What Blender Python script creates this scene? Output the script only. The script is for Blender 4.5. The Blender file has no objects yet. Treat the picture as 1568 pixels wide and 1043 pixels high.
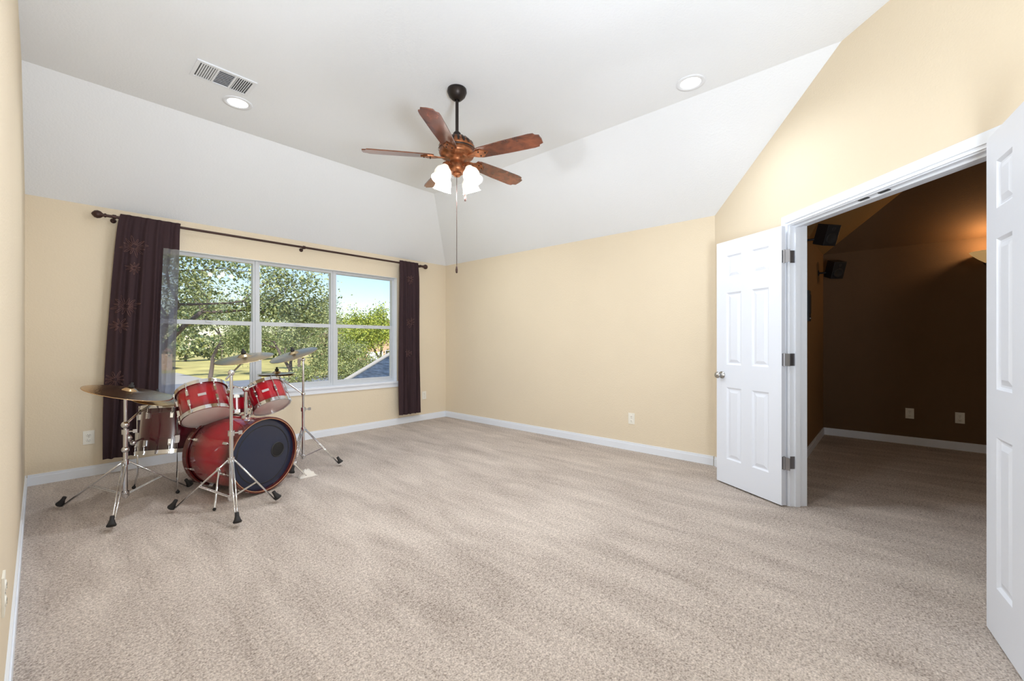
import bpy, bmesh, math, random
import numpy as np
from mathutils import Vector, Matrix, noise
random.seed(7)
S=bpy.context.scene
S.view_settings.view_transform='Standard'
S.view_settings.look='None'
pi=math.pi
ZOOM=None

# ------------------------------------------------------------------ materials
def mat(name,col,rough=.5,metal=0,bump=0,bscale=200,var=0,vscale=5,emis=0,emc=None,spec=None,coat=0):
    m=bpy.data.materials.new(name); m.use_nodes=True
    nt=m.node_tree; b=nt.nodes['Principled BSDF']
    b.inputs['Base Color'].default_value=(*col,1); b.inputs['Roughness'].default_value=rough
    b.inputs['Metallic'].default_value=metal
    if spec is not None: b.inputs['Specular IOR Level'].default_value=spec
    if coat: b.inputs['Coat Weight'].default_value=coat; b.inputs['Coat Roughness'].default_value=.05
    tc=nt.nodes.new('ShaderNodeTexCoord')
    if var:
        n=nt.nodes.new('ShaderNodeTexNoise'); n.inputs['Scale'].default_value=vscale; n.inputs['Detail'].default_value=4
        nt.links.new(tc.outputs['Object'],n.inputs['Vector'])
        r=nt.nodes.new('ShaderNodeValToRGB')
        r.color_ramp.elements[0].position=.3; r.color_ramp.elements[1].position=.7
        r.color_ramp.elements[0].color=(*[c*(1-var) for c in col],1)
        r.color_ramp.elements[1].color=(*[min(1,c*(1+var)) for c in col],1)
        nt.links.new(n.outputs['Fac'],r.inputs['Fac']); nt.links.new(r.outputs['Color'],b.inputs['Base Color'])
    if bump:
        n=nt.nodes.new('ShaderNodeTexNoise'); n.inputs['Scale'].default_value=bscale; n.inputs['Detail'].default_value=3
        nt.links.new(tc.outputs['Object'],n.inputs['Vector'])
        bn=nt.nodes.new('ShaderNodeBump'); bn.inputs['Strength'].default_value=bump; bn.inputs['Distance'].default_value=.01
        nt.links.new(n.outputs['Fac'],bn.inputs['Height']); nt.links.new(bn.outputs['Normal'],b.inputs['Normal'])
    if emis:
        b.inputs['Emission Color'].default_value=(*(emc or col),1); b.inputs['Emission Strength'].default_value=emis
    return m
def lin(r,g,b):
    f=lambda c:(c/255/12.92 if c/255<=.04045 else ((c/255+.055)/1.055)**2.4)
    return (f(r),f(g),f(b))

M_wall=mat('paint_tan',lin(230,215,190),.85,bump=.2,bscale=90,var=.012,vscale=2)
M_ceil=mat('paint_ceiling_white',(.885,.92,.975),.9,bump=.22,bscale=70)
M_trim=mat('paint_trim_white',lin(236,240,247),.45)
M_door=mat('paint_door_white',lin(232,237,247),.4)
M_brown=mat('paint_brown',lin(106,80,55),.85,bump=.2,bscale=90)
M_ochre=mat('paint_ochre',lin(150,114,62),.85,bump=.2,bscale=90)
M_ochre2=mat('paint_ochre_dark',lin(140,102,54),.85,bump=.2,bscale=90)
M_black=mat('black_plastic',(.012,.012,.014),.45)
M_rubber=mat('black_rubber',(.015,.013,.013),.7)
M_chrome=mat('chrome',(.75,.76,.78),.12,1)
M_steel=mat('satin_nickel',(.45,.44,.42),.3,1)
M_hinge=mat('hinge_steel',(.35,.35,.37),.4,1)
M_bronze=mat('oil_rubbed_bronze',(.035,.028,.026),.4,.7)
M_rod=mat('rod_bronze',(.06,.03,.025),.4,.5)
M_copper=mat('antique_copper',(.30,.11,.045),.35,.7,var=.5,vscale=30)
M_outlet=mat('outlet_ivory',lin(240,236,225),.4)
M_slot=mat('outlet_slot',(.05,.05,.05),.5)
M_vinyl=mat('window_vinyl',lin(205,208,212),.4)
M_bronzecym=mat('cymbal_bronze',(.58,.38,.2),.22,1,bump=.12,bscale=60)
M_silvercym=mat('cymbal_brass',(.58,.46,.28),.25,1,bump=.1,bscale=60)
M_headw=mat('drum_head_white',lin(225,208,200),.35)
M_headd=mat('drum_head_navy',(.012,.018,.045),.3,coat=.3)
M_hoop=mat('hoop_black_red',(.10,.012,.01),.25,coat=.6)
M_ringt=mat('hoop_inlay_tan',(.5,.25,.12),.4)
M_hole=mat('port_black',(.003,.003,.005),.6)
M_logo=mat('drum_badge',lin(200,190,190),.4)

def m_carpet():
    m=bpy.data.materials.new('carpet_beige'); m.use_nodes=True; nt=m.node_tree; L=nt.links; N=nt.nodes.new
    b=nt.nodes['Principled BSDF']; b.inputs['Roughness'].default_value=1; b.inputs['Specular IOR Level'].default_value=.05
    tc=N('ShaderNodeTexCoord')
    def nz(scale,det,rot=0,sc=(1,1,1),dist=0):
        mp=N('ShaderNodeMapping'); mp.inputs['Rotation'].default_value=(0,0,rot); mp.inputs['Scale'].default_value=sc
        L.new(tc.outputs['Object'],mp.inputs['Vector'])
        n=N('ShaderNodeTexNoise'); n.inputs['Scale'].default_value=scale; n.inputs['Detail'].default_value=det; n.inputs['Distortion'].default_value=dist
        L.new(mp.outputs['Vector'],n.inputs['Vector']); return n
    fine=nz(140,2); mid=nz(62,3); st=nz(1.6,4,.75,(3.2,.8,1),.5); st2=nz(2.2,3,-.8,(3.0,.7,1),.8); big=nz(.9,2)
    def math_(op,a,bb):
        n=N('ShaderNodeMath'); n.operation=op
        for i,v in enumerate((a,bb)):
            if isinstance(v,(int,float)): n.inputs[i].default_value=v
            else: L.new(v,n.inputs[i])
        return n.outputs[0]
    s=math_('ADD',math_('MULTIPLY',fine.outputs['Fac'],.40),math_('MULTIPLY',mid.outputs['Fac'],.26))
    s=math_('ADD',s,math_('MULTIPLY',st.outputs['Fac'],.13))
    s=math_('ADD',s,math_('MULTIPLY',st2.outputs['Fac'],.13))
    s=math_('ADD',s,math_('MULTIPLY',big.outputs['Fac'],.08))
    r=N('ShaderNodeValToRGB'); L.new(s,r.inputs['Fac'])
    e=r.color_ramp.elements; e[0].position=.37; e[0].color=(*lin(134,121,112),1); e[1].position=.63; e[1].color=(*lin(234,221,210),1)
    L.new(r.outputs['Color'],b.inputs['Base Color'])
    h=math_('ADD',math_('MULTIPLY',fine.outputs['Fac'],1),math_('MULTIPLY',st.outputs['Fac'],1.0))
    h=math_('ADD',h,math_('MULTIPLY',st2.outputs['Fac'],.8))
    h=math_('ADD',h,math_('MULTIPLY',mid.outputs['Fac'],1.0))
    bn=N('ShaderNodeBump'); bn.inputs['Strength'].default_value=.55; bn.inputs['Distance'].default_value=.013
    L.new(h,bn.inputs['Height']); L.new(bn.outputs['Normal'],b.inputs['Normal'])
    return m
M_carpet=m_carpet()

def m_burst(name,c0,c1,half,lo=.3,hi=.7):
    m=bpy.data.materials.new(name); m.use_nodes=True; nt=m.node_tree; L=nt.links; N=nt.nodes.new
    b=nt.nodes['Principled BSDF']; b.inputs['Roughness'].default_value=.18; b.inputs['Coat Weight'].default_value=1; b.inputs['Coat Roughness'].default_value=.03
    tc=N('ShaderNodeTexCoord'); sp=N('ShaderNodeSeparateXYZ'); L.new(tc.outputs['Object'],sp.inputs[0])
    mr=N('ShaderNodeMapRange'); mr.inputs['From Min'].default_value=-half; mr.inputs['From Max'].default_value=half
    L.new(sp.outputs['Z'],mr.inputs['Value'])
    r=N('ShaderNodeValToRGB'); L.new(mr.outputs[0],r.inputs['Fac'])
    e=r.color_ramp.elements; e[0].position=.0; e[0].color=(*c1,1); e[1].position=1; e[1].color=(*c1,1)
    a=e.new(lo); a.color=(*c0,1); a=e.new(hi); a.color=(*c0,1)
    L.new(r.outputs['Color'],b.inputs['Base Color']); return m
RED=(.40,.004,.016)
M_shell_t=m_burst('shell_red_burst_tom',RED,(.05,.002,.005),.13,.35,.7)
M_shell_b=m_burst('shell_red_burst_bass',RED,(.008,.001,.002),.25,.45,.72)
M_shell_f=m_burst('shell_red_burst_floor',(.09,.003,.010),(.006,.001,.003),.19,.4,.8)

def m_wood():
    m=bpy.data.materials.new('blade_cherry_wood'); m.use_nodes=True; nt=m.node_tree; L=nt.links; N=nt.nodes.new
    b=nt.nodes['Principled BSDF']; b.inputs['Roughness'].default_value=.25; b.inputs['Coat Weight'].default_value=.8; b.inputs['Coat Roughness'].default_value=.12
    tc=N('ShaderNodeTexCoord'); n=N('ShaderNodeTexNoise'); n.inputs['Scale'].default_value=9; n.inputs['Detail'].default_value=6; n.inputs['Distortion'].default_value=1.2
    L.new(tc.outputs['Object'],n.inputs['Vector'])
    r=N('ShaderNodeValToRGB'); e=r.color_ramp.elements; e[0].position=.35;e[0].color=(.06,.016,.008,1);e[1].position=.7;e[1].color=(.22,.06,.025,1)
    L.new(n.outputs['Fac'],r.inputs['Fac']); L.new(r.outputs['Color'],b.inputs['Base Color']); return m
M_wood=m_wood()

def m_fabric(name,col,tr,trc,tp):
    m=bpy.data.materials.new(name); m.use_nodes=True; nt=m.node_tree; L=nt.links; N=nt.nodes.new
    nt.nodes.remove(nt.nodes['Principled BSDF']); out=nt.nodes['Material Output']
    d=N('ShaderNodeBsdfDiffuse'); d.inputs[0].default_value=(*col,1)
    t=N('ShaderNodeBsdfTranslucent'); t.inputs[0].default_value=(*trc,1)
    x=N('ShaderNodeMixShader'); x.inputs[0].default_value=tr; L.new(d.outputs[0],x.inputs[1]); L.new(t.outputs[0],x.inputs[2])
    p=N('ShaderNodeBsdfTransparent'); y=N('ShaderNodeMixShader'); y.inputs[0].default_value=tp
    L.new(x.outputs[0],y.inputs[1]); L.new(p.outputs[0],y.inputs[2]); L.new(y.outputs[0],out.inputs['Surface']); return m
M_curt=m_fabric('curtain_plum',lin(66,52,55),.06,lin(90,60,60),0)
M_sheer=m_fabric('curtain_plum_thin',lin(66,54,60),.5,lin(225,228,245),.22)
M_emb=mat('embroidery_thread',lin(130,92,84),.5)

def m_glass():
    m=bpy.data.materials.new('window_glass'); m.use_nodes=True; nt=m.node_tree; L=nt.links; N=nt.nodes.new
    nt.nodes.remove(nt.nodes['Principled BSDF']); out=nt.nodes['Material Output']
    p=N('ShaderNodeBsdfTransparent'); g=N('ShaderNodeBsdfGlossy'); g.inputs['Roughness'].default_value=.02
    y=N('ShaderNodeMixShader'); y.inputs[0].default_value=.03
    L.new(p.outputs[0],y.inputs[1]); L.new(g.outputs[0],y.inputs[2]); L.new(y.outputs[0],out.inputs['Surface']); return m
M_glass=m_glass()

def m_leaf(name,c0,c1):
    m=bpy.data.materials.new(name); m.use_nodes=True; nt=m.node_tree; L=nt.links; N=nt.nodes.new
    b=nt.nodes['Principled BSDF']; b.inputs['Roughness'].default_value=.6
    g=N('ShaderNodeNewGeometry'); r=N('ShaderNodeValToRGB'); e=r.color_ramp.elements
    e[0].color=(*c0,1); e[1].color=(*c1,1); L.new(g.outputs['Random Per Island'],r.inputs['Fac'])
    L.new(r.outputs['Color'],b.inputs['Base Color']); return m
M_leaf1=m_leaf('leaf_oak',(.06,.12,.05),(.50,.54,.24))
M_leaf2=m_leaf('leaf_yellowgreen',(.10,.18,.02),(.55,.60,.10))
M_bark=mat('bark',(.13,.10,.09),.9,bump=.5,bscale=20)

# ------------------------------------------------------------------ builder
class B:
    def __init__(s): s.v=[];s.f=[];s.m=[];s.mi=[];s.sm=[]
    def add(s,vs,fs,m,smooth=False,M=None):
        o=len(s.v)
        for p in vs:
            p=Vector(p)
            if M is not None: p=M@p
            s.v.append(tuple(p))
        if m not in s.m: s.m.append(m)
        k=s.m.index(m)
        for f in fs: s.f.append([i+o for i in f]); s.mi.append(k); s.sm.append(smooth)
        return s
    def box(s,a,b,m,M=None):
        x0,y0,z0=a;x1,y1,z1=b
        vs=[(x0,y0,z0),(x1,y0,z0),(x1,y1,z0),(x0,y1,z0),(x0,y0,z1),(x1,y0,z1),(x1,y1,z1),(x0,y1,z1)]
        return s.add(vs,[(0,3,2,1),(4,5,6,7),(0,1,5,4),(1,2,6,5),(2,3,7,6),(3,0,4,7)],m,False,M)
    def lathe(s,prof,m,M=None,seg=32,smooth=True):
        vs=[];fs=[]
        n=len(prof)
        for r,z in prof:
            for i in range(seg):
                a=2*pi*i/seg; vs.append((r*math.cos(a),r*math.sin(a),z))
        for j in range(n-1):
            for i in range(seg):
                k=(i+1)%seg
                fs.append((j*seg+i,j*seg+k,(j+1)*seg+k,(j+1)*seg+i))
        return s.add(vs,fs,m,smooth,M)
    def cyl(s,p0,p1,r,m,r1=None,seg=12,M=None,cap=True):
        p0=Vector(p0);p1=Vector(p1);r1=r if r1 is None else r1
        d=p1-p0;L=d.length
        if L<1e-6: return s
        R=Matrix.Translation(p0)@d.to_track_quat('Z','Y').to_matrix().to_4x4()
        if M is not None: R=M@R
        s.lathe([(r,0),(r1,L)],m,R,seg,True)
        if cap:
            for rr,z in((r,0),(r1,L)):
                s.add([(rr*math.cos(2*pi*i/seg),rr*math.sin(2*pi*i/seg),z) for i in range(seg)],[tuple(range(seg))],m,False,R)
        return s
    def tube(s,pts,r,m,seg=8,M=None,closed=False):
        pts=[Vector(p) for p in pts]; vs=[];fs=[];n=len(pts)
        for i,p in enumerate(pts):
            if closed: d=pts[(i+1)%n]-pts[i-1]
            else: d=pts[min(i+1,n-1)]-pts[max(i-1,0)]
            q=d.to_track_quat('Z','Y')
            rr=r[i] if isinstance(r,(list,tuple)) else r
            for k in range(seg):
                a=2*pi*k/seg; vs.append(p+q@Vector((rr*math.cos(a),rr*math.sin(a),0)))
        for i in range(n if closed else n-1):
            j=(i+1)%n
            for k in range(seg):
                l=(k+1)%seg; fs.append((i*seg+k,i*seg+l,j*seg+l,j*seg+k))
        if not closed:
            fs.append(tuple(range(seg))); fs.append(tuple((n-1)*seg+k for k in range(seg)))
        return s.add(vs,fs,m,True,M)
    def sphere(s,c,r,m,seg=16,sc=(1,1,1),M=None):
        n=seg//2
        T=Matrix.Translation(c)@Matrix.Diagonal((*sc,1))
        if M is not None: T=M@T
        return s.lathe([(max(1e-5,r*math.sin(pi*j/n)),-r*math.cos(pi*j/n)) for j in range(n+1)],m,T,seg)
    def obj(s,name,M=None,parent=None,bevel=0,fix=True):
        me=bpy.data.meshes.new(name); me.from_pydata(s.v,[],s.f)
        for m in s.m: me.materials.append(m)
        me.polygons.foreach_set('material_index',s.mi); me.polygons.foreach_set('use_smooth',s.sm)
        me.update()
        if fix:
            bm=bmesh.new(); bm.from_mesh(me); bmesh.ops.recalc_face_normals(bm,faces=bm.faces); bm.to_mesh(me); bm.free()
        o=bpy.data.objects.new(name,me); S.collection.objects.link(o)
        if M is not None: o.matrix_world=M
        if parent: o.parent=parent
        if bevel:
            bv=o.modifiers.new('bevel','BEVEL'); bv.width=bevel; bv.segments=2; bv.limit_method='ANGLE'
        return o
def empty(name,loc=(0,0,0)):
    e=bpy.data.objects.new(name,None); e.location=loc; e.empty_display_size=.1; S.collection.objects.link(e); return e
def T(x,y,z): return Matrix.Translation((x,y,z))
def RZ(a): return Matrix.Rotation(a,4,'Z')
def RX(a): return Matrix.Rotation(a,4,'X')
def RY(a): return Matrix.Rotation(a,4,'Y')

# ------------------------------------------------------------------ camera
H=1.2; F=649.0
YAW=math.radians(48.17)
cd=bpy.data.cameras.new('camera'); cam=bpy.data.objects.new('camera',cd); S.collection.objects.link(cam)
cam.location=(0,0,H); cam.rotation_euler=(pi/2,0,-YAW)
cd.sensor_width=36; cd.lens=F/1568*36; cd.shift_y=.0013; cd.clip_start=.02; cd.clip_end=500
if ZOOM:
    cx,cy,k=ZOOM; cd.lens*=k; cd.shift_x=(cx-784)/1568*k; cd.shift_y=(523.5-cy)/1568*k
S.camera=cam

# ------------------------------------------------------------------ room shell
XL=-0.075; XR=4.375; YW=5.35; YB=-.7; WH=2.425; CH=3.07; XC=3.33; YC=4.30
DX,DY=4.375,1.275
MD=Matrix(((-.70711,-.70711,0,DX),(-.70711,.70711,0,DY),(0,0,1,0),(0,0,0,1)))  # local (s,w,z)
S1,S2=1.025,2.33
B().box((XL-.15,-3.15,-.1),(7.0,YW+.14,0),M_carpet).obj('floor')
B().box((XL-.12,YB-.12,0),(XL,YW+.14,3.2),M_wall).obj('wall_left')
B().box((XR,DY-.06,0),(XR+.12,YW+.14,WH+.06),M_wall).obj('wall_right')
B().box((XL,YB-.12,0),(2.46,YB,3.2),M_wall).obj('wall_back')
WX0,WX1,WZ0,WZ1=.76,3.47,.63,2.125
b=B()
b.box((XL,YW,0),(WX0,YW+.14,WH+.06),M_wall).box((WX1,YW,0),(XR,YW+.14,WH+.06),M_wall)
b.box((WX0,YW,0),(WX1,YW+.14,WZ0),M_wall).box((WX0,YW,WZ1),(WX1,YW+.14,WH+.06),M_wall)
b.obj('wall_window')
b=B()
for w0,w1,m in((-.11,0,M_wall),(-.13,-.11,M_brown)):
    b.box((-.0,w0,0),(S1-.02,w1,3.2),m,MD).box((S2+.02,w0,0),(2.85,w1,3.2),m,MD).box((S1-.02,w0,2.065),(S2+.02,w1,3.2),m,MD)
b.obj('wall_doorway')
def slopeprism(b,poly,m,t=.06):
    n=len(poly); vs=list(poly)+[(x,y,z+t) for x,y,z in poly]
    fs=[tuple(range(n)),tuple(range(n,2*n))]+[(i,(i+1)%n,n+(i+1)%n,n+i) for i in range(n)]
    b.add(vs,fs,m)
sz=(CH-WH)/(XR-XC); e=.05
b=B()
xl=XL-.05
slopeprism(b,[(xl,YB-.05,CH),(2.39,YB-.05,CH),(XC,.19,CH),(XC,YC,CH),(xl,YC,CH)],M_ceil)
slopeprism(b,[(xl,YC,CH),(XC,YC,CH),(XR+e,YW+e,WH-sz*e),(xl,YW+e,WH-sz*e)],M_ceil)
slopeprism(b,[(XC,YC,CH),(XC,.19,CH),(XR+e,DY+e-.04,WH-sz*e),(XR+e,YW+e,WH-sz*e)],M_ceil)
b.obj('ceiling')
def bb(b,a0,a1,M=None,h=.09):
    b.box((a0,0,0),(a1,.014,h-.02),M_trim,M).box((a0,0,h-.02),(a1,.009,h),M_trim,M)
b=B(); bb(b,0,YW-YB,T(XL,YB,0)@Matrix(((0,1,0,0),(1,0,0,0),(0,0,1,0),(0,0,0,1)))); b.obj('baseboard_left')
b=B(); bb(b,XL+.014,XR-.014,T(0,YW,0)@Matrix(((1,0,0,0),(0,-1,0,0),(0,0,1,0),(0,0,0,1)))); b.obj('baseboard_window')
b=B(); bb(b,DY+.01,YW,T(XR,0,0)@Matrix(((0,-1,0,0),(1,0,0,0),(0,0,1,0),(0,0,0,1)))); b.obj('baseboard_right')
b=B(); bb(b,.01,S1-.085,MD); bb(b,S2+.09,2.78,MD); b.obj('baseboard_doorway')
b=B(); bb(b,XL+.014,2.4,T(0,YB,0)); b.obj('baseboard_back')

b=B()
for s0,s1 in((S1-.02,S1),(S2,S2+.02)): b.box((s0,-.13,0),(s1,.0,2.045),M_trim,MD)
b.box((S1-.02,-.13,2.045),(S2+.02,0,2.065),M_trim,MD)
b.box((S1,-.07,0),(S1+.012,-.035,2.033),M_trim,MD).box((S2-.012,-.07,0),(S2,-.035,2.033),M_trim,MD).box((S1,-.07,2.033),(S2,-.035,2.045),M_trim,MD)
for w0,w1,o in((0,.012,0),(.012,.019,.018)):
    b.box((S1-.075+o*.5,w0,0),(S1-.008-o,w1,2.052+o),M_trim,MD)
    b.box((S2+.008+o,w0,0),(S2+.075-o*.5,w1,2.052+o),M_trim,MD)
    b.box((S1-.075+o*.5,w0,2.052+o),(S2+.075-o*.5,w1,2.125-o*.5),M_trim,MD)
b.box((1.58,-.03,2.040),(1.64,-.012,2.046),M_black,MD).box((1.71,-.03,2.040),(1.77,-.012,2.046),M_black,MD)
for z in(.32,1.07,1.82):
    for s in(S1,S2):
        sg=1 if s==S1 else -1
        b.box((s-.001,-.034,z-.045),(s+.003*sg+.001,.0,z+.045),M_hinge,MD)
b.obj('trim_doorway')

def door(name,M,knob=True):
    b=B(); W=.61; t=.0175; Hh=2.03; z0=.012
    cols=[(.105,.255),(.355,.505)]; rows=[(.22,.82),(1.01,1.61),(1.73,1.92)]
    for a0,a1 in((0,.105),(.255,.355),(.505,W)): b.box((a0,-t,z0),(a1,t,z0+Hh),M_door)
    for z_0,z_1 in((z0,.22),(.82,1.01),(1.61,1.73),(1.92,z0+Hh)):
        for c in cols: b.box((c[0],-t,z_0),(c[1],t,z_1),M_door)
    for c in cols:
        for r in rows:
            for sg in(-1,1):
                o=[(c[0],sg*t,r[0]),(c[1],sg*t,r[0]),(c[1],sg*t,r[1]),(c[0],sg*t,r[1])]
                def rect(i,y): return [(c[0]+i,sg*y,r[0]+i),(c[1]-i,sg*y,r[0]+i),(c[1]-i,sg*y,r[1]-i),(c[0]+i,sg*y,r[1]-i)]
                L=[o,rect(.012,t-.009),rect(.02,t-.009),rect(.042,t-.002)]
                vs=sum(L,[]); fs=[]
                for k in range(3):
                    for i in range(4):
                        j=(i+1)%4; fs.append((k*4+i,k*4+j,k*4+4+j,k*4+4+i))
                fs.append((12,13,14,15)); b.add(vs,fs,M_door)
    if knob:
        for sg in(-1,1):
            R=T(W-.06,sg*t,.92)@RX(-sg*pi/2)
            b.lathe([(1e-4,0),(.03,0),(.03,.006),(.012,.01),(.01,.03),(.022,.036),(.028,.048),(.024,.06),(1e-4,.065)],M_steel,R,20)
    for z in(.32,1.07,1.82):
        b.cyl((-.006,0,z-.048),(-.006,0,z+.048),.0075,M_hinge)
        b.box((-.0025,-.016,z-.045),(0,.016,z+.045),M_hinge)
        b.box((-.05,-.003,z-.045),(0,.0,z+.045),M_hinge)
    return b.obj(name,M)
door('door_1',T(3.612,.585,0)@RZ(math.radians(60)))
door('door_2',T(2.648,-.314,0)@RZ(math.radians(188)),False)

# ------------------------------------------------------------------ other room
b=B(); b.box((3.93,.66,0),(6.92,.76,3.1),M_ochre2).obj('wall_media_side')
B().box((6.8,-3.1,0),(6.92,.66,3.1),M_brown).obj('wall_media_far')
B().box((2.3,-3.12,0),(6.8,-3.0,3.1),M_brown).obj('wall_media_back')
B().box((2.2,-3.12,0),(2.3,YB-.12,3.1),M_brown).obj('wall_media_near')
b=B()
slopeprism(b,[(3.86,.66,2.33),(6.85,.66,2.33),(5.75,-.44,3.0),(2.76,-.44,3.0)],M_ochre)
slopeprism(b,[(6.83,.69,2.31),(6.83,-3.05,2.31),(5.75,-3.05,3.0),(5.75,-.44,3.0)],M_brown)
slopeprism(b,[(2.76,-.44,3.0),(5.75,-.44,3.0),(5.75,-3.05,3.0),(2.25,-3.05,3.0),(2.25,-.85,3.0),(2.5,-.7,3)],M_ochre)
b.obj('ceiling_media')
b=B(); bb(b,3.95,6.786,T(0,.66,0)@Matrix(((1,0,0,0),(0,-1,0,0),(0,0,1,0),(0,0,0,1)))); bb(b,-3,.66,T(6.8,0,0)@Matrix(((0,-1,0,0),(1,0,0,0),(0,0,1,0),(0,0,0,1)))); b.obj('baseboard_media')
def speaker(x,y,z,wy,ang):
    b=B(); M=T(x,y,z)@RZ(ang)@RX(math.radians(20))
    b.box((-.07,-.07,-.1),(.07,.06,.1),M_black,M)
    b.lathe([(1e-4,0),(.03,.002),(.05,.008),(.055,.0)],M_rubber,M@T(0,-.07,-.03)@RX(pi/2),20)
    b.lathe([(1e-4,0),(.018,.004),(.02,0)],M_rubber,M@T(0,-.07,.06)@RX(pi/2),16)
    b.tube([(x,y,z),(x,(y+wy)/2,z-.03),(x,wy-.008,z-.03)],.012,M_black)
    b.lathe([(1e-4,0),(.035,0),(.035,.008),(1e-4,.01)],M_black,T(x,wy,z-.03)@RX(pi/2),16)
    b.obj('wall_speaker',bevel=.006)
speaker(5.2,.48,2.26,.66,math.radians(-40)); speaker(6.3,.50,2.06,.66,math.radians(-50))
b=B(); b.box((5.36,.64,1.42),(5.5,.66,1.74),M_black).box((5.38,.634,1.5),(5.48,.64,1.70),M_rubber).cyl((5.43,.64,1.45),(5.43,.63,1.45),.012,M_steel); b.obj('wall_control_panel')
b=B(); sc=T(6.8,-.76,2.1)
M_sc=mat('sconce_glass',lin(200,160,100),.4,emis=.35,emc=(1,.62,.25))
b.lathe([(.02,-.07),(.07,-.03),(.12,.02),(.14,.05),(.135,.05),(.06,-.025),(1e-4,-.04)],M_sc,sc@T(-.15,0,0),24)
b.cyl((6.8,-.76,2.05),(6.66,-.76,2.04),.02,M_bronze).lathe([(1e-4,-.1),(.012,-.09),(.02,-.07)],M_bronze,sc@T(-.15,0,0),12)
b.obj('wall_sconce')

# ------------------------------------------------------------------ outlets
def outlet(M):
    b=B(); b.box((-.037,0,-.06),(.037,.006,.06),M_outlet,M)
    for z in(-.024,.024):
        b.lathe([(1e-4,.009),(.016,.009),(.017,.006)],M_outlet,M@T(0,0,z)@RX(-pi/2),16)
        b.box((-.007,.0085,z-.002),(-.0045,.0098,z+.007),M_slot,M).box((.0045,.0085,z-.002),(.007,.0098,z+.006),M_slot,M).box((-.002,.0085,z-.01),(.002,.0098,z-.006),M_slot,M)
    b.cyl((0,.006,0),(0,.0075,0),.003,M_steel,M=M)
    b.obj('wall_outlet',bevel=.0015)
fl=Matrix(((1,0,0,0),(0,-1,0,0),(0,0,1,0),(0,0,0,1)))
outlet(T(.30,YW,.345)@fl); outlet(T(3.95,YW,.38)@fl)
outlet(T(XR,2.14,.352)@RZ(pi/2)); outlet(T(6.8,-.16,.363)@RZ(pi/2)); outlet(T(6.8,-.565,.358)@RZ(pi/2))
outlet(T(XL,2.05,.42)@RZ(-pi/2))

# ------------------------------------------------------------------ window
b=B(); yf0,yf1=YW+.07,YW+.13
pw=(WX1-WX0)
b.box((WX0,yf0,WZ0),(WX0+.035,yf1,WZ1),M_vinyl).box((WX1-.035,yf0,WZ0),(WX1,yf1,WZ1),M_vinyl)
b.box((WX0+.035,yf0+.001,WZ1-.035),(WX1-.035,yf1-.001,WZ1),M_vinyl).box((WX0+.035,yf0+.001,WZ0),(WX1-.035,yf1-.001,WZ0+.04),M_vinyl)
xm=[WX0,WX0+pw/3,WX0+2*pw/3,WX1]
for x in xm[1:3]:
    b.box((x-.035,yf0-.002,WZ0+.001),(x+.035,yf1+.001,WZ1-.001),M_vinyl); b.box((x-.012,yf0-.012,WZ0+.002),(x+.012,yf0-.002,WZ1-.002),M_vinyl)
for i in range(3):
    a0=xm[i]+.036; a1=xm[i+1]-.036
    b.box((a0,yf0+.005,1.385),(a1,yf1-.01,1.43),M_vinyl)
    b.box((a0,yf0+.008,WZ0+.07),(a0+.022,yf0+.035,1.385),M_vinyl).box((a1-.022,yf0+.008,WZ0+.07),(a1,yf0+.035,1.385),M_vinyl)
    b.box((a0,yf0+.006,WZ0+.04),(a1,yf0+.036,WZ0+.07),M_vinyl)
    b.box(((a0+a1)/2-.03,yf0-.008,1.41),((a0+a1)/2+.03,yf0+.005,1.425),M_vinyl)
    b.add([(a0,yf0+.03,WZ0+.041),(a1,yf0+.03,WZ0+.041),(a1,yf0+.03,WZ1-.036),(a0,yf0+.03,WZ1-.036)],[(0,1,2,3)],M_glass)
b.obj('window_1',fix=False)
b=B(); b.box((WX0-.04,YW-.03,WZ0-.022),(WX1+.04,YW,WZ0),M_trim).box((WX0,YW,WZ0-.002),(WX1,yf0,WZ0+.003),M_trim).box((WX0-.02,YW-.014,WZ0-.08),(WX1+.02,YW,WZ0-.022),M_trim)
b.box((WX0,YW,WZ0),(WX0+.004,yf0,WZ1),M_trim).box((WX1-.004,YW,WZ0),(WX1,yf0,WZ1),M_trim).box((WX0,YW,WZ1-.004),(WX1,yf0,WZ1),M_trim)
b.obj('trim_window')

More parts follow.
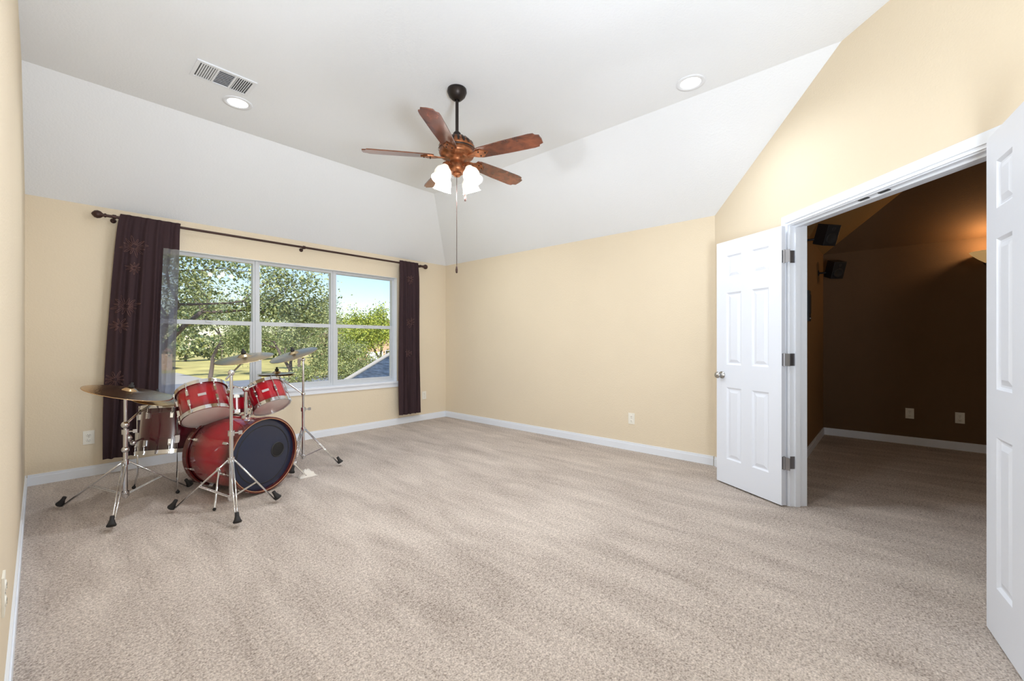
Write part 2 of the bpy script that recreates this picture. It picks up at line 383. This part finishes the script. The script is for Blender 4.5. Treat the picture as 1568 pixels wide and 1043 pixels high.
# ------------------------------------------------------------------ curtains
YR=YW-.09; ZR=2.335
b=B(); b.cyl((.40,YR,ZR),(3.86,YR,ZR),.0125,M_rod,seg=16)
for x,sg in((.40,-1),(3.86,1)):
    R=T(x,YR,ZR)@RY(sg*pi/2)
    b.lathe([(.0125,-.01),(.02,0),(.012,.012),(.03,.03),(.036,.05),(.03,.07),(.012,.085),(1e-4,.09)],M_rod,R,20)
for x in(.46,2.13,3.82):
    b.cyl((x,YW,ZR-.01),(x,YR,ZR-.01),.008,M_rod).lathe([(1e-4,0),(.022,0),(.022,.006),(1e-4,.008)],M_rod,T(x,YW,ZR-.02)@RX(pi/2),16)
    b.lathe([(.019,-.012),(.019,.012)],M_rod,T(x,YR,ZR)@RY(pi/2),16)
b.obj('curtain_rod')
def curtain(name,xt0,xt1,xb0,xb1,zb,nf,m,stars=(),split=None,amp=.03,ph=0,bow=0):
    def P(u,v,off=0):
        k=v**.6
        x=(xt0+(xt1-xt0)*u)*(1-k)+(xb0+(xb1-xb0)*u)*k + bow*math.sin(pi*v)*(u-.3)
        x+=.008*math.sin(v*7+u*20)*v
        z=ZR+.035-(ZR+.035-zb)*v
        a=amp*(.45+.55*min(1,v*3))
        w=math.sin(2*pi*nf*u+ph+.6*math.sin(v*3))+.35*math.sin(2*pi*nf*1.7*u+2+v)
        y=YR-.016-.02*min(1,v*10)+a*w*.6
        y=min(y,YW-.025)
        if v<.04: y=min(y,YR-.0135)
        return Vector((x,y-off,z))
    NU,NV=140,50
    b=B(); vs=[P(i/NU,j/NV) for j in range(NV+1) for i in range(NU+1)]
    f1=[];f2=[]
    for j in range(NV):
        for i in range(NU):
            q=(j*(NU+1)+i,j*(NU+1)+i+1,(j+1)*(NU+1)+i+1,(j+1)*(NU+1)+i)
            (f2 if split is not None and (i/NU)>split and j>=6 else f1).append(q)
    b.add(vs,f1+f2,m,True)
    if f2:
        b.m.append(M_sheer); n1=len(f1)
        for i in range(n1,n1+len(f2)): b.mi[i]=1
    for (cu,cv,R,n) in stars:
        for k in range(n):
            a=2*pi*k/n+cu; rr=R*(.75+.25*((k*7)%3)/2)
            Wd=abs(xt1-xt0); Ht=ZR-zb
            pts=[]
            for q in range(13):
                t=q/12*2*pi; l=rr*(.2+.8*(.5-.5*math.cos(t))); s_=rr*.07*math.sin(t)
                dx=l*math.cos(a)-s_*math.sin(a); dz=l*math.sin(a)+s_*math.cos(a)
                uu=min(.98,max(.02,cu+dx/Wd)); vv=min(.99,max(.02,cv+dz/Ht)); pts.append(P(uu,vv,.003))
            b.tube(pts,.0013,M_emb,4)
    return b.obj(name,fix=False)
curtain('curtain_panel',.50,.94,.375,.87,.15,6,M_curt,stars=[(.28,.13,.10,12),(.22,.38,.10,12),(.15,.46,.07,10),(.3,.22,.06,10),(.12,.68,.08,10)],split=.73,bow=.02)
curtain('curtain_panel',3.45,3.77,3.43,3.80,.15,5,M_curt,stars=[(.5,.12,.07,10),(.5,.4,.08,10),(.4,.6,.06,8)],ph=1)

# ------------------------------------------------------------------ ceiling items
M_can=mat('can_light_lens',(1,1,1),.4,emis=3,emc=(1,.98,.95))
CANS=((3.14,1.08),(1.04,3.81),(1.04,1.08),(3.10,3.81))
for (x,y) in CANS:
    b=B(); z=CH
    b.lathe([(.068,.03),(.07,-.003),(.098,-.006),(.10,0)],M_trim,T(x,y,z),32)
    b.lathe([(1e-4,-.001),(.069,-.001)],M_can,T(x,y,z),32)
    b.obj('recessed_light')
b=B(); x0,x1,y0,y1=.70,1.055,3.41,3.65; z=CH
b.box((x0,y0,z-.008),(x1,y0+.022,z),M_trim).box((x0,y1-.022,z-.008),(x1,y1,z),M_trim).box((x0,y0+.022,z-.008),(x0+.022,y1-.022,z),M_trim).box((x1-.022,y0+.022,z-.008),(x1,y1-.022,z),M_trim)
M_duct=mat('duct_dark',(.10,.10,.11),.8)
b.box((x0+.02,y0+.02,z-.0015),(x1-.02,y1-.02,z-.0005),M_duct)
third=(x1-x0-.044)/3
for k in range(3):
    xa=x0+.022+k*third
    if k: b.box((xa-.006,y0+.022,z-.008),(xa+.006,y1-.022,z),M_trim)
    n=7 if k!=1 else 9
    for i in range(n):
        if k!=1:
            xx=xa+.006+(third-.012)*(i+.5)/n; b.box((-.0040,y0+.022,-.001),(.0040,y1-.022,.001),M_trim,T(xx,0,z-.006)@RY(.6 if k==0 else -.6))
        else:
            yy=y0+.022+(y1-y0-.044)*(i+.5)/n; b.box((xa+.004,-.004,-.001),(xa+third-.004,.004,.001),M_trim,T(0,yy,z-.006)@RX(.6))
b.obj('ceiling_vent')

# ------------------------------------------------------------------ ceiling fan
FX,FY=2.07,2.40
fan=empty('ceiling_fan',(FX,FY,CH))
def child(b,name,par,**k):
    o=b.obj(name,**k); o.parent=par; o.matrix_parent_inverse=Matrix.Translation(par.location).inverted(); return o
b=B(); F0=T(FX,FY,0); F1=T(FX,FY,-.03)
b.lathe([(1e-4,CH),(.07,CH),(.072,CH-.02),(.06,CH-.05),(.035,CH-.075),(.018,CH-.08)],M_bronze,F0,32)
b.cyl((FX,FY,CH-.06),(FX,FY,2.70),.012,M_bronze,seg=16)
b.lathe([(.014,2.79),(.028,2.775),(.03,2.755),(.022,2.74)],M_bronze,F1,24); child(b,'canopy_downrod',fan)
b=B()
b.lathe([(.02,2.755),(.05,2.745),(.085,2.73),(.115,2.70),(.13,2.675),(.133,2.66),(.122,2.65),(.128,2.64),(.133,2.625),(.12,2.6),(.09,2.585),(.06,2.58),(.055,2.555),(.065,2.545),(.068,2.50),(.06,2.485),(.04,2.478),(1e-4,2.475)],M_copper,F1,40)
for k in range(20):
    a=2*pi*k/20
    b.add([(.086,-.006,2.733),(.086,.006,2.733),(.119,.009,2.703),(.119,-.009,2.703),(.135,-.007,2.672),(.135,.007,2.672)],[(0,1,2,3),(3,2,5,4)],M_bronze,False,F1@RZ(a))
b.lathe([(.135,2.655),(.138,2.65),(.135,2.645)],M_bronze,F1,40)
child(b,'motor_housing',fan)
BA=-26
for k in range(5):
    ang=math.radians(-48.17+BA+72*k)
    Mb=T(FX,FY,2.565)@RZ(ang)@RX(math.radians(-12))
    b=B()
    out=[(.17,-.045),(.20,-.055),(.40,-.066),(.60,-.070),(.635,-.066),(.645,-.048),(.67,-.040),(.675,0),(.67,.040),(.645,.048),(.635,.066),(.60,.070),(.40,.066),(.20,.055),(.17,.045)]
    n=len(out); t=.004
    b.add([(x,y,-t) for x,y in out]+[(x,y,t) for x,y in out],[tuple(range(n)),tuple(range(n,2*n))]+[(i,(i+1)%n,n+(i+1)%n,n+i) for i in range(n)],M_wood)
    iron=[(.09,-.012),(.14,-.018),(.17,-.035),(.215,-.04),(.235,-.02),(.265,0),(.235,.02),(.215,.04),(.17,.035),(.14,.018),(.09,.012)]
    n=len(iron); z0,z1=-.011,-.0045
    b.add([(x,y,z0) for x,y in iron]+[(x,y,z1) for x,y in iron],[tuple(range(n)),tuple(range(n,2*n))]+[(i,(i+1)%n,n+(i+1)%n,n+i) for i in range(n)],M_copper)
    for x,y in((.195,-.022),(.195,.022),(.24,0)): b.sphere((x,y,-.012),.006,M_bronze,8)
    o=b.obj('blade_%d'%(k+1),M=Mb); o.parent=fan; o.matrix_parent_inverse=Matrix.Translation((FX,FY,CH)).inverted()
M_shade=mat('frosted_glass_shade',(.95,.92,.85),.4,emis=.5,emc=(1,.93,.80))
bs=B(); bk=B()
for k in range(4):
    a=math.radians(-48.17+45+90*k+8)
    base=T(FX,FY,2.490)@RZ(a)
    bk.tube([base@Vector(p) for p in((.05,0,0),(.08,0,.012),(.105,0,.008),(.115,0,-.012))],.009,M_copper,8)
    Ms=base@T(.112,0,-.012)@RY(math.radians(-22))
    bk.lathe([(1e-4,.012),(.02,.01),(.026,0),(.026,-.018)],M_copper,Ms,20)
    bs.lathe([(.024,-.012),(.034,-.03),(.055,-.055),(.062,-.08),(.060,-.10),(.066,-.125),(.072,-.132),(.069,-.133),(.057,-.10),(.058,-.08),(.05,-.056),(.03,-.032),(.02,-.014)],M_shade,Ms,28)
    bs.sphere((0,0,-.07),.027,M_shade,14,M=Ms)
bk.lathe([(.03,2.48),(.035,2.47),(.02,2.455),(1e-4,2.45)],M_copper,F1,20)
child(bk,'light_arms',fan); child(bs,'glass_shades',fan)
b=B()
for dx,dy,zb in((-.012,-.01,1.74),(.05,-.035,2.28)):
    b.cyl((FX+dx,FY+dy,2.47),(FX+dx,FY+dy,zb),.0022,M_rod,seg=6)
    b.lathe([(1e-4,.02),(.005,.015),(.009,-.01),(.007,-.03),(1e-4,-.035)],M_rod,T(FX+dx,FY+dy,zb),12)
child(b,'pull_chains',fan)

# ------------------------------------------------------------------ drum kit
kit=empty('drum_kit',(1.1,4.1,0))
def kadd(b,name,M=None):
    o=b.obj(name,M=M); o.parent=kit; o.matrix_parent_inverse=Matrix.Translation(kit.location).inverted(); return o
def drum(name,r,h,M,shell,nl,top,bot,hoopm=M_chrome,hoopw=.03,hooptk=.006,extra=None,ph=.3):
    b=B(); z=h/2
    b.lathe([(r,-z),(r,z)],shell,None,56)
    for sg,hm in((1,top),(-1,bot)):
        b.lathe([(1e-4,sg*(z+.004)),(r*.93,sg*(z+.004)),(r+.001,sg*(z-.002))],hm,None,56)
        b.lathe([(r+.004,sg*(z-.018)),(r+.004+hooptk,sg*(z-.018)),(r+.004+hooptk,sg*(z-.018+hoopw)),(r+.001,sg*(z-.018+hoopw)),(r-.001,sg*(z-.004)),(r+.004,sg*(z-.018))],hoopm,None,56,False)
    for k in range(nl):
        a=2*pi*k/nl+ph; R=RZ(a)
        for sg in(1,-1):
            zc=sg*(z-.075) if h>.2 else 0
            b.box((r,-.009,zc-.022),(r+.016,.009,zc+.022),M_chrome,R)
            b.sphere((r+.012,0,zc+sg*.022),.010,M_chrome,10,M=R)
            b.cyl((r+.013,0,zc),(r+.013,0,sg*(z+.004)),.0032,M_chrome,seg=6,M=R)
            b.box((r+.003,-.008,sg*(z-.006)-.004),(r+.019,.008,sg*(z-.006)+.006),M_chrome,R)
            b.cyl((r+.013,0,sg*(z+.002)),(r+.013,0,sg*(z+.014)),.005,M_chrome,seg=6,M=R)
    if extra: extra(b,r,z)
    return kadd(b,name,M)
def dirM(pos,axis,spin=0):
    q=Vector(axis).normalized().to_track_quat('Z','Y')
    return Matrix.Translation(pos)@q.to_matrix().to_4x4()@RZ(spin)
# bass drum
ax=Vector((.35,-.93,0)).normalized(); bc=Vector((1.20,3.74,.302)); bl=.48
def bx(b,r,z):
    b.lathe([(1e-4,z+.007),(.05,z+.007),(.056,z+.005)],M_hole,T(*hp),24)
    b.lathe([(.052,z+.004),(.054,z+.0095),(.060,z+.0095),(.062,z+.004)],M_black,T(*hp),24)
    b.lathe([(r+.001,z+.016),(r+.001,z+.029),(r+.006,z+.0295),(r+.006,z+.027)],M_ringt,None,56)
    b.lathe([(r*.80,z+.0045),(r*.80,z+.0055),(r*.83,z+.0055),(r*.83,z+.0045)],M_black,None,48)
Mbass=dirM(bc-ax*bl/2,ax)
wh=bc+Vector((.93,.35,0))*.125+Vector((0,0,.01)); hv=Mbass.inverted()@wh; hp=(hv.x,hv.y,0)
drum('bass_drum',.28,bl,Mbass,M_shell_b,8,M_headd,M_headw,M_hoop,.045,.012,extra=bx)
b=B()
side=Vector((ax.y,-ax.x,0))
for sg in(-1,1):
    p=bc-ax*.12+side*sg*.27+Vector((0,0,-.06)); q=bc+side*sg*.40+ax*.02; q.z=.012
    b.cyl(p,q,.008,M_chrome); b.sphere(q,.012,M_rubber,8); b.sphere(p,.022,M_chrome,10)
pb=bc-ax*(bl+.10)
Mp=T(pb.x,pb.y,0)@RZ(math.atan2(-ax.y,-ax.x))
b.box((-.08,-.05,.004),(.26,.05,.012),M_black,Mp).box((-.03,-.045,.05),(.24,.045,.058),M_chrome,Mp@RY(.12)).cyl((-.05,-.05,.01),(-.05,-.05,.2),.008,M_chrome,M=Mp).cyl((-.05,.05,.01),(-.05,.05,.2),.008,M_chrome,M=Mp).cyl((-.05,-.06,.2),(-.05,.06,.2),.007,M_chrome,M=Mp).cyl((-.05,0,.2),(-.02,0,.34),.005,M_chrome,M=Mp).sphere((-.02,0,.35),.028,M_headw,12,M=Mp)
kadd(b,'bass_pedal_and_spurs')
t1=Vector((.875,4.045,.715)); a1=Vector((-.05,.55,.82))
def lab(b,r,z): 
    b.box((r-.002,-.026,-.010),(r+.003,.026,.010),M_logo,RZ(labang[0]))
def angto(M,target):
    v=M.inverted()@Vector(target); return math.atan2(v.y,v.x)
labang=[0]
Mt=dirM(t1,a1); labang[0]=angto(Mt,(0,0,1.0)); drum('tom_high',.163,.23,Mt,M_shell_t,6,M_headw,M_headw,extra=lab,ph=labang[0]+pi/6)
t2=Vector((1.325,4.02,.73)); a2=Vector((-.12,.52,.80))
Mt=dirM(t2,a2); labang[0]=angto(Mt,(0,0,1.0)); drum('tom_mid',.138,.20,Mt,M_shell_t,6,M_headw,M_headw,extra=lab,ph=labang[0]+pi/6)
FT=Vector((.74,4.46,.475))
Mt=dirM(FT,Vector((.1,.18,1))); drum('floor_tom',.205,.36,Mt,M_shell_f,8,M_headw,M_headw)
Mt=dirM(Vector((1.22,4.52,.63)),Vector((0,.12,1))); drum('snare_drum',.178,.14,Mt,M_shell_t,8,M_headw,M_headw)
b=B()
for k in range(3):
    a=2*pi*k/3+.5; c=Vector((FT.x,FT.y,0)); d=Vector((math.cos(a),math.sin(a),0))
    b.tube([c+d*.235+Vector((0,0,.60)),c+d*.235+Vector((0,0,.12)),c+d*.26+Vector((0,0,.015))],.006,M_chrome); b.sphere(c+d*.26+Vector((0,0,.015)),.014,M_rubber,10)
    b.box((-.02,-.015,.40),(.035,.015,.46),M_chrome,T(*(c+d*.21))@RZ(a))
mp=bc-ax*.2; mp=Vector((mp.x,mp.y,.575))
b.cyl(mp,mp+Vector((0,0,.24)),.014,M_chrome).cyl(mp+Vector((0,0,0)),mp+Vector((0,0,.03)),.035,M_chrome)
top=mp+Vector((0,0,.24)); b.sphere(top,.026,M_chrome,12)
b.tube([top,top+Vector((-.08,.02,.03)),t1+Vector((.14,.0,.0))],.009,M_chrome)
b.tube([top,top+Vector((.08,.02,.03)),t2+Vector((-.11,.0,.0))],.009,M_chrome)
sc_=Vector((1.22,4.52,0)); b.cyl(sc_+Vector((0,0,.12)),sc_+Vector((0,0,.5)),.011,M_chrome)
for k in range(3):
    a=2*pi*k/3+1; d=Vector((math.cos(a),math.sin(a),0))
    b.tube([sc_+Vector((0,0,.5)),sc_+d*.17+Vector((0,0,.53)),sc_+d*.19+Vector((0,0,.58))],.006,M_chrome)
    b.cyl(sc_+Vector((0,0,.3)),sc_+d*.26+Vector((0,0,.015)),.007,M_chrome); b.sphere(sc_+d*.26+Vector((0,0,.015)),.014,M_rubber,10)
kadd(b,'drum_mounts')
def cymbal(b,c,r,axis,m):
    M=dirM(c,axis)
    pr=[(.006,.026),(.02,.024),(.035,.016),(.045,.006),(.05,.004)]+[(.05+(r-.05)*t,.004-.018*t**1.4) for t in(.2,.4,.6,.8,.95,1)]
    b.lathe(pr+[(r-.001,pr[-1][1]-.0012)]+[(q,w-.0014) for q,w in pr[::-1]],m,M,56)
    b.lathe([(1e-4,.062),(.008,.062),(.009,.045),(.016,.044),(.018,.03),(.018,.027),(1e-4,.026)],M_rubber,M,14)
    b.cyl((0,0,-.05),(0,0,.06),.004,M_chrome,M=M)
def stand(b,base,feet,ztop,collar=.33):
    base=Vector((*base,0))
    b.cyl(base+Vector((0,0,.07)),base+Vector((0,0,.55)),.0135,M_chrome,seg=14)
    b.cyl(base+Vector((0,0,.5)),base+Vector((0,0,ztop)),.0105,M_chrome,seg=14)
    for z in(.55,collar,.10): b.cyl(base+Vector((0,0,z-.018)),base+Vector((0,0,z+.018)),.022,M_chrome,seg=14)
    b.cyl(base+Vector((0,0,.55)),base+Vector((0,0,.55))+Vector((.045,-.02,0)),.006,M_chrome)
    b.box((-.012,-.005,-.012),(.012,.005,.014),M_chrome,T(*(base+Vector((.05,-.022,.55)))))
    for f in feet:
        f=Vector((*f,.03)); d=(f-base); d.z=0; n=d.normalized(); s=Vector((-n.y,n.x,0))*.009
        k0=base+Vector((0,0,collar))+n*.018
        for sg in(-1,1):
            b.tube([k0+s*sg,k0+(f-k0)*.5+s*sg*1.0,f+s*sg*.6],.005,M_chrome,6)
            b.cyl(base+Vector((0,0,.10))+n*.018+s*sg,k0+(f-k0)*.55+s*sg,.004,M_chrome,seg=6)
        tip=f+n*.01
        R=dirM(tip+Vector((0,0,.03)),Vector((n.x*.6,n.y*.6,-1)))
        b.lathe([(1e-4,-.035),(.012,-.033),(.013,-.01),(.019,.01),(.026,.024),(.024,.031),(1e-4,.032)],M_rubber,R,14)
b=B(); A=(.42,4.13)
stand(b,A,[(.12,4.416),(.313,3.70),(.80,4.25)],.80)
b.cyl((.42,4.13,.78),(.435,4.10,.83),.007,M_chrome)
kadd(b,'cymbal_stand_ride')
b=B(); cymbal(b,Vector((.44,4.095,.845)),.255,Vector((.22,-.12,1)),M_bronzecym); kadd(b,'ride_cymbal')
b=B(); c2=Vector((.62,4.34,.765))
b.tube([Vector((.42,4.13,.60)),Vector((.50,4.24,.66)),c2-Vector((0,0,.04))],.008,M_chrome); b.sphere((.42,4.13,.60),.026,M_chrome,12); b.sphere((.44,4.15,.5),.022,M_chrome,12)
b.tube([Vector((.42,4.13,.50)),Vector((.47,4.2,.45)),Vector((.54,4.32,.45))],.009,M_chrome)
b.sphere((.47,4.2,.45),.02,M_chrome,12); b.sphere((.42,4.13,.42),.024,M_chrome,12)
cymbal(b,c2,.165,Vector((.16,-.26,1)),M_silvercym); kadd(b,'splash_cymbal')
b=B(); Bp=(.915,3.50)
stand(b,Bp,[(.64,3.75),(.861,3.17),(1.17,3.42)],.97,collar=.36)
cB=Vector((1.065,3.74,1.085))
b.sphere((*Bp,.98),.022,M_chrome,12); q0=Vector((*Bp,.98)); b.cyl(q0-(cB-q0)*.35,cB-Vector((0,0,.03)),.007,M_chrome)
kadd(b,'cymbal_stand_crash'); b=B(); cymbal(b,cB,.20,Vector((-.20,-.10,1)),M_silvercym); kadd(b,'crash_cymbal')
b=B(); Cp=(1.70,4.22)
stand(b,Cp,[(1.93,3.98),(1.52,4.0),(1.72,4.52)],1.03,collar=.36)
cC=Vector((1.60,4.19,1.09))
b.sphere((*Cp,1.03),.02,M_chrome,12); b.cyl((*Cp,1.03),cC-Vector((0,0,.03)),.007,M_chrome)
b.cyl((*Cp,.70),(1.52,4.32,.86),.007,M_chrome); b.sphere((*Cp,.70),.02,M_chrome,12)
kadd(b,'cymbal_stand_hi_hat'); b=B(); cymbal(b,cC,.21,Vector((-.36,-.06,1)),M_silvercym); kadd(b,'china_cymbal')
b=B(); cymbal(b,Vector((1.50,4.32,.90)),.16,Vector((0,0,1)),M_silvercym); cymbal(b,Vector((1.50,4.32,.885)),.16,Vector((0.02,0,-1)),M_silvercym); kadd(b,'hi_hat_cymbals')
b=B(); n=18; vs=[];fs=[]
for j in range(n):
    for i in range(n):
        x=(i/(n-1)-.5);y=(j/(n-1)-.5); r=math.hypot(x,y)*2
        hz=max(0,.075*(1-r**2))*(.7+.6*noise.noise(Vector((x*7,y*7,1))))+.002
        vs.append((1.60+x*.15,3.90+y*.12,hz+.02*max(0,1-r)*noise.noise(Vector((x*15,y*15,3)))))
for j in range(n-1):
    for i in range(n-1): fs.append((j*n+i,j*n+i+1,(j+1)*n+i+1,(j+1)*n+i))
b.add(vs,fs,mat('towel_white',lin(225,218,208),.9,bump=.4,bscale=200),True).obj('crumpled_towel')

# ------------------------------------------------------------------ outside
M_grass=mat('lawn_dry_grass',(.62,.55,.20),.95,var=.3,vscale=.25)
M_road=mat('asphalt',(.26,.28,.32),.9,var=.1,vscale=1)
M_shingle=mat('roof_shingle_blue_gray',(.07,.10,.15),.9,var=.45,vscale=9,spec=.1)
M_sh2=mat('roof_shingle_brown',(.32,.20,.14),.85,var=.2,vscale=3)
M_brick=mat('brick_tan',(.6,.42,.30),.9,var=.2,vscale=4)
M_drive=mat('concrete',(.5,.48,.45),.9)
ZG=-3.2
B().box((-150,5.6,ZG-.3),(250,300,ZG),M_grass).obj('ground')
b=B(); b.box((-150,46,ZG),(250,55,ZG+.03),M_road).box((8,55,ZG),(13,75,ZG+.04),M_drive).box((50,40,ZG),(58,46,ZG+.03),M_drive); b.obj('street')
def house(x,y,w,d,h,m,rh=3):
    b=B(); b.box((x,y,ZG),(x+w,y+d,ZG+h),m)
    z=ZG+h; vs=[(x-.5,y-.5,z),(x+w+.5,y-.5,z),(x+w+.5,y+d+.5,z),(x-.5,y+d+.5,z),(x+d/2,y+d/2,z+rh),(x+w-d/2,y+d/2,z+rh)]
    b.add(vs,[(0,1,5,4),(1,2,5),(2,3,4,5),(3,0,4),(0,3,2,1)],M_sh2)
    gx=x+w*.3; b.add([(gx-2.5,y-1.6,z),(gx+2.5,y-1.6,z),(gx,y-1.6,z+2.2),(gx-2.5,y+4,z),(gx+2.5,y+4,z),(gx,y+4,z+2.2)],[(0,1,2),(0,2,5,3),(1,4,5,2)],M_sh2)
    b.box((gx-2.2,y-1.5,ZG),(gx+2.2,y,z),m); b.box((gx-1.8,y-1.56,ZG),(gx+1.8,y-1.5,ZG+2.3),M_trim)
    for k in range(3):
        wx=x+w*(.5+.16*k); b.box((wx-.6,y-.06,ZG+1),(wx+.6,y,ZG+2.5),M_slot).box((wx-.7,y-.04,ZG+.9),(wx+.7,y-.02,ZG+2.6),M_trim)
    b.obj('neighbor_house')
house(-4,84,18,12,3.0,M_brick); house(41,82,20,12,5.5,M_brick,4); house(70,84,22,13,5.5,mat('stucco_orange',(.65,.36,.2),.9),3.5); house(-28,78,20,12,4,M_brick)
b=B()
rp=[(2.4,6.84,0),(5.8,9.2,.90),(9,9.2,.90),(9,6.84,0),(4.5,9.6,0),(9,9.6,0)]
b.add(rp,[(0,3,2,1),(0,1,4),(1,2,5,4),(2,3,5),(0,4,5,3)],M_shingle)
for k in range(9):
    t0=k/9; x_=2.4+3.4*t0; y_=6.84+2.36*t0; z_=.90*t0
    b.box((x_,y_-.01,z_-.004),(9,y_+.015,z_+.014),M_shingle)
b.cyl((2.4,6.84,.02),(5.8,9.2,.92),.045,M_drive,seg=8)
b.box((4.7,7.0,ZG),(9,9.5,0.02),M_brick)
b.obj('lower_roof')

def leaves(b,c,ls,leafm,rs):
    nleaf=len(c)
    u=rs.normal(0,1,(nleaf,3)); u/=np.linalg.norm(u,axis=1)[:,None]
    w=rs.normal(0,1,(nleaf,3)); w=np.cross(u,w); w/=np.linalg.norm(w,axis=1)[:,None]
    s=ls*rs.uniform(.6,1.3,(nleaf,1))
    q=np.stack([c-u*s,c+w*s*.5,c+u*s,c-w*s*.5],1).reshape(-1,3)
    o=len(b.v); b.v.extend(map(tuple,q))
    if leafm not in b.m: b.m.append(leafm)
    k=b.m.index(leafm)
    for i in range(nleaf): b.f.append((o+4*i,o+4*i+1,o+4*i+2,o+4*i+3))
    b.mi.extend([k]*nleaf); b.sm.extend([False]*nleaf)
def tree_mesh(seed,trunk,Lb,R,nleaf,ls,leafm,flat=.7):
    rnd=random.Random(seed); b=B(); tips=[]
    def grow(p,d,L,r,dep):
        pts=[p];rr=[r]; q=p.copy(); dd=d.copy()
        for i in range(4):
            dd=(dd+Vector((rnd.uniform(-.25,.25),rnd.uniform(-.25,.25),rnd.uniform(-.1,.15)))).normalized()
            q=q+dd*L/4; pts.append(q.copy()); rr.append(r*(1-.4*(i+1)/4))
        b.tube(pts,rr,M_bark,6 if dep>1 else 8)
        if dep>=2: tips.extend(pts[1:])
        if dep>=4: return
        for k in range(4 if dep<2 else 3):
            a=rnd.uniform(0,2*pi); sp=rnd.uniform(.5,1.0)
            u=dd.orthogonal().normalized(); u.rotate(Matrix.Rotation(a,3,dd))
            nd=(dd*(1-.4*sp)+u*sp); nd.z*=flat; nd.normalize()
            grow(pts[-1 if k<2 else 3],nd,(Lb if dep==0 else L*rnd.uniform(.62,.82)),rr[-1]*.7,dep+1)
    grow(Vector((0,0,0)),Vector((0,0,1)),trunk,.2,0)
    tp=np.array([tuple(t) for t in tips])
    rs=np.random.RandomState(seed)
    c=tp[rs.randint(0,len(tp),nleaf)]+rs.normal(0,R,(nleaf,3))
    leaves(b,c,ls,leafm,rs)
    return b
o1=tree_mesh(3,3.9,2.0,.2,36000,.05,M_leaf1).obj('oak_tree',fix=False); o1.location=(2.6,13.0,ZG)
o2=tree_mesh(11,3.2,1.7,.28,24000,.08,M_leaf2).obj('elm_tree',fix=False); o2.location=(15.8,26,ZG)
def inst(src,x,y,s,r,sz=None):
    o=bpy.data.objects.new(src.name.split('.')[0],src.data); S.collection.objects.link(o); o.location=(x,y,ZG); o.scale=(s,s,sz or s); o.rotation_euler=(0,0,r)
inst(o1,8.0,21.5,.85,2.0); inst(o1,-2.0,19,1.1,1); inst(o1,14,62,1.3,3); inst(o1,26,66,1.4,4.5); inst(o2,70,66,1.3,4)
b=B(); rs=np.random.RandomState(5)
cs=[]
for k in range(40):
    x=-90+k*7+rs.uniform(-2,2); h=rs.uniform(5,8); n=700
    p=rs.normal(0,1,(n,3)); p/=np.linalg.norm(p,axis=1)[:,None]; p*=rs.uniform(.6,1,(n,1))
    cs.append(p*np.array([4.5,3.5,h/2])+np.array([x,118+rs.uniform(-4,4),ZG+h*.55]))
leaves(b,np.concatenate(cs),.55,M_leaf1,rs)
for k in range(40): b.cyl((-90+k*7,118,ZG),(-90+k*7,118,ZG+3),.25,M_bark,seg=6)
b.obj('distant_treeline',fix=False)

# ------------------------------------------------------------------ lights
w=bpy.data.worlds.new('sky'); S.world=w; w.use_nodes=True; nt=w.node_tree
sky=nt.nodes.new('ShaderNodeTexSky'); sky.sky_type='NISHITA'; sky.sun_disc=False; sky.sun_elevation=math.radians(42); sky.sun_rotation=math.radians(200); sky.air_density=1.0; sky.dust_density=.3
bg=nt.nodes['Background']; bg.inputs['Strength'].default_value=.16; nt.links.new(sky.outputs[0],bg.inputs[0])
def light(name,typ,loc,power,col=(1,1,1),**k):
    l=bpy.data.lights.new(name,typ); l.energy=power; l.color=col
    for a,v in k.items(): setattr(l,a,v)
    o=bpy.data.objects.new(name,l); S.collection.objects.link(o); o.location=loc; return o
s=light('sun','SUN',(0,0,20),4.8,(1,.96,.88),angle=.01); s.rotation_euler=(math.radians(48),0,math.radians(-25))
CO=(.84,.92,1)
a=light('fill_behind_camera','SPOT',(.35,-.58,1.1),400,CO,spot_size=2.6,spot_blend=1,shadow_soft_size=.3); a.rotation_euler=Vector((.48,.62,.62)).to_track_quat('-Z','Y').to_euler()  # added unseen fill behind the camera, lifts ceiling and far walls
for k in range(4):
    an=math.radians(-48.17+45+90*k+8)
    light('fan_bulb_%d'%k,'POINT',(FX+.15*math.cos(an),FY+.15*math.sin(an),2.33),13,(.95,.97,1),shadow_soft_size=.03)
for (x,y) in CANS:
    light('can_lamp','SPOT',(x,y,CH-.02),54,CO,spot_size=2.7,spot_blend=.8,shadow_soft_size=.06)
light('sconce_bulb','POINT',(6.60,-.76,2.24),7,(1,.64,.32),shadow_soft_size=.04)
light('media_room_fill','POINT',(4.5,-2.0,2.4),15,(1,.9,.72),shadow_soft_size=.1)  # added fill without a fixture, brightens the dark media room
